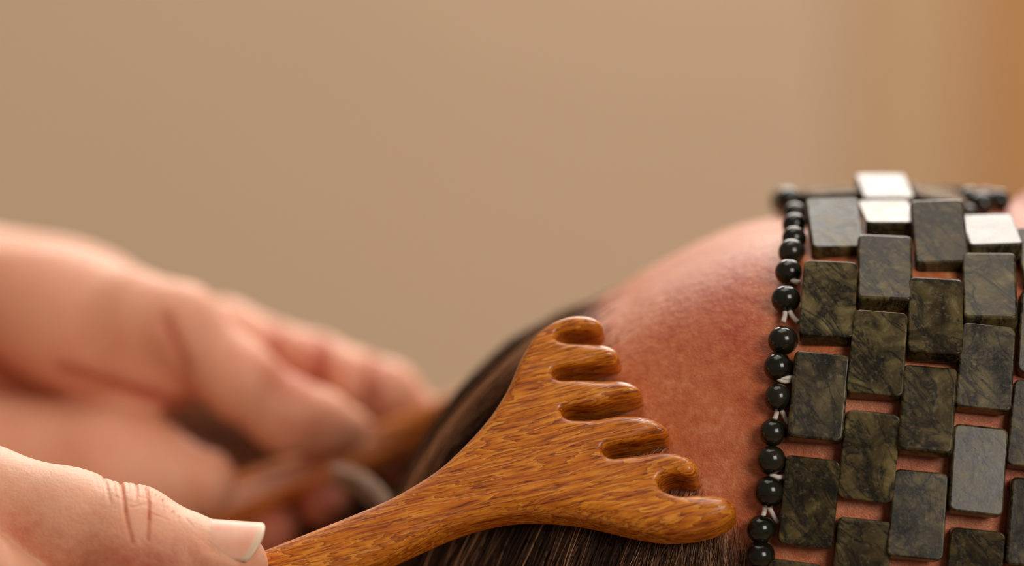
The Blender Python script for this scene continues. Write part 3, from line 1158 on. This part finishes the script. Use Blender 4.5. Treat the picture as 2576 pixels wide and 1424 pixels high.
tag(near_hand, 'sharp hand whose thumb with a long clear nail presses the comb handle', 'hand')

# thumb nail: a curved plate with a pale free edge
NU, NVv = 22, 20
Vn, tip = [], []
for layer, rr in ((0, NR + .36), (1, NR - .1)):
    for i in range(NU + 1):
        for j in range(NVv + 1):
            th = R(-28 + 110 * j / NVv)
            mid = (j / NVv - .48) / .52
            s0 = .1 + .6 * mid * mid
            s1 = 13.95 - 2.2 * abs((th - R(34)) / R(46)) ** 2.2
            s = s0 + (s1 - s0) * i / NU
            r_ = rr - .35 * (1 - min(1, i / 3)) - .2 * (abs(mid) ** 4)
            Vn.append(nail_pt(s, th, r_)); tip.append(smooth(s1 - 1.6 - .3 * mid, s1 - .9 - .3 * mid, np.array(s)))
Fn = []
n1 = (NU + 1) * (NVv + 1)
for i in range(NU):
    for j in range(NVv):
        a = i * (NVv + 1) + j
        Fn.append((a, a + 1, a + NVv + 2, a + NVv + 1))
        Fn.append((n1 + a, n1 + a + NVv + 1, n1 + a + NVv + 2, n1 + a + 1))
rim = [j for j in range(NVv + 1)] + [i * (NVv + 1) + NVv for i in range(1, NU + 1)] + [NU * (NVv + 1) + j for j in range(NVv - 1, -1, -1)] + \
      [i * (NVv + 1) for i in range(NU - 1, 0, -1)]
for a, b in zip(rim, rim[1:] + rim[:1]):
    Fn.append((a, n1 + a, n1 + b, b))
k = Nodes('clear_nail')
colr = k.mix(k.attr('tip'), k.ramp(k.noise(k.coord(), 300, 3), [(.3, srgb(226, 158, 132)), (.7, srgb(232, 172, 146))]), srgb(212, 186, 158))
k.set(Base_Color=colr, Roughness=.4, Specular_IOR_Level=.35, Subsurface_Weight=.4, Subsurface_Radius=(1, .4, .25), Subsurface_Scale=.0015)
nme = new_mesh('nail', np.array(Vn) * .001, Fn, k.m)
float_attr(nme, 'tip', np.array(tip, float))
orient(nme)
link('nail', nme, near_hand)

# far hand: palm and thumb towards us, the index finger along the top, the other fingertips curling up under the handle
FT = [P_(350, 800, 116, 118), P_(455, 815, 114, 96), P_(600, 955, 113, 92), P_(725, 1048, 117, 90), P_(800, 1062, 122, 76), P_(880, 1076, 128, 52)]
F_I1 = [P_(330, 880, 158, 120), P_(560, 850, 154, 96), P_(690, 900, 150, 90)]
F_I2 = [P_(695, 900, 150, 90), P_(790, 930, 148, 90), P_(880, 960, 144, 84)]
F_I3 = [P_(885, 960, 147, 84), P_(980, 990, 148, 78), P_(1066, 1034, 146, 44)]
F_MID = [P_(380, 960, 170, 100), P_(780, 1080, 180, 84), P_(985, 1150, 168, 66), P_(1005, 1215, 146, 54)]
F_RNG = [P_(340, 1040, 170, 100), P_(660, 1180, 180, 84), P_(835, 1270, 160, 66), P_(812, 1272, 122, 58)]
F_LIT = [P_(300, 1120, 165, 96), P_(560, 1290, 172, 82), P_(715, 1370, 150, 70), P_(690, 1340, 120, 62)]


def sdf_far(p):
    palm = smin(cone(p, at(-900, 860, 165), at(-250, 880, 158), 33, 31), ellip(p, at(60, 920, 160), np.array((40, 31, 16))), 14)
    th = chain(p, FT, 4)
    th = smin(th, ellip(p, at(225, 825, 124), np.array((31, 16.5, 16)), np.array(Matrix.Rotation(R(-23), 3, 'Z'))), 5)
    # heel and little-finger side of the palm, in front of the handle's end
    low = cone(p, at(-200, 1180, 130), at(300, 1205, 118), 19.5, 16)
    low = smin(low, cone(p, at(300, 1205, 117), at(512, 1212, 112), 15.5, 7.5), 6)
    d = smin(palm, th, 9)
    d = smin(d, low, 1.6)
    ind = smin(smin(chain(p, F_I1, 2), chain(p, F_I2, 2), .7), chain(p, F_I3, 2), .7)
    d = smin(d, smin(palm, ind, 5), 1.2)
    for fg in (F_MID, F_RNG, F_LIT):
        d = smin(d, smin(palm, chain(p, fg, 3), 7), 1.0)
    return d


lo, hi = bounds([FT, F_I1, F_I2, F_I3, F_MID, F_RNG, F_LIT], 14)
lo[0] = at(-800, 0, 140)[0]; lo[1] = at(0, 1500, 140)[1]; hi[1] = at(0, 480, 140)[1]; lo[2] = 84; hi[2] = 205
F, l0 = sparse_field(sdf_far, lo, hi, 1.0)
V, Q = surface_nets(F, l0, 1.0)
V = relax(V, Q, 3)
me = new_mesh('hand', V * .001, Q, SKIN_HAND)
orient(me)
n = len(me.vertices)
N = np.empty(n * 3, np.float32); me.vertices.foreach_get('normal', N); N = N.reshape(-1, 3)
x, y = pix(V)
# flexion creases of the index finger and the folds at the root of the thumb
fold = np.zeros(n); fdep = np.zeros(n)
for (ax_, ay_), (bx_, by_), dd, wd_ in (((700, 800), (670, 930), 1.5, 17), ((808, 850), (792, 985), 1.7, 18), ((950, 905), (935, 1020), 1.6, 17),
                                        ((415, 800), (470, 925), .9, 14), ((150, 930), (520, 1045), 1.0, 20)):
    ex_, ey_ = bx_ - ax_, by_ - ay_
    t = np.clip(((x - ax_) * ex_ + (y - ay_) * ey_) / (ex_ ** 2 + ey_ ** 2), 0, 1)
    g = np.exp(-(np.hypot(x - ax_ - t * ex_, y - ay_ - t * ey_) / wd_) ** 2) * smooth(.1, -.3, N[:, 2])
    g = g * ((V[:, 2] > 132) if ax_ > 600 else (V[:, 2] < 132))
    fold = np.maximum(fold, g); fdep = np.maximum(fdep, g * dd)
me.vertices.foreach_set('co', ((V - N * fdep[:, None]) * .001).astype(np.float32).ravel())
red = .48 + .3 * fold + .3 * smooth(1120, 1260, y) * smooth(560, 700, x) + .25 * np.exp(-((x - 740) / 110) ** 2 - ((y - 930) / 80) ** 2) \
    + .15 * np.exp(-((x - 780) / 90) ** 2 - ((y - 1080) / 60) ** 2)
float_attr(me, 'red', red); float_attr(me, 'scalp', np.zeros(len(V)))
far_hand = link('hand', me, None, M)
tag(far_hand, 'blurred hand farther back, palm and thumb closed round a comb handle', 'hand')
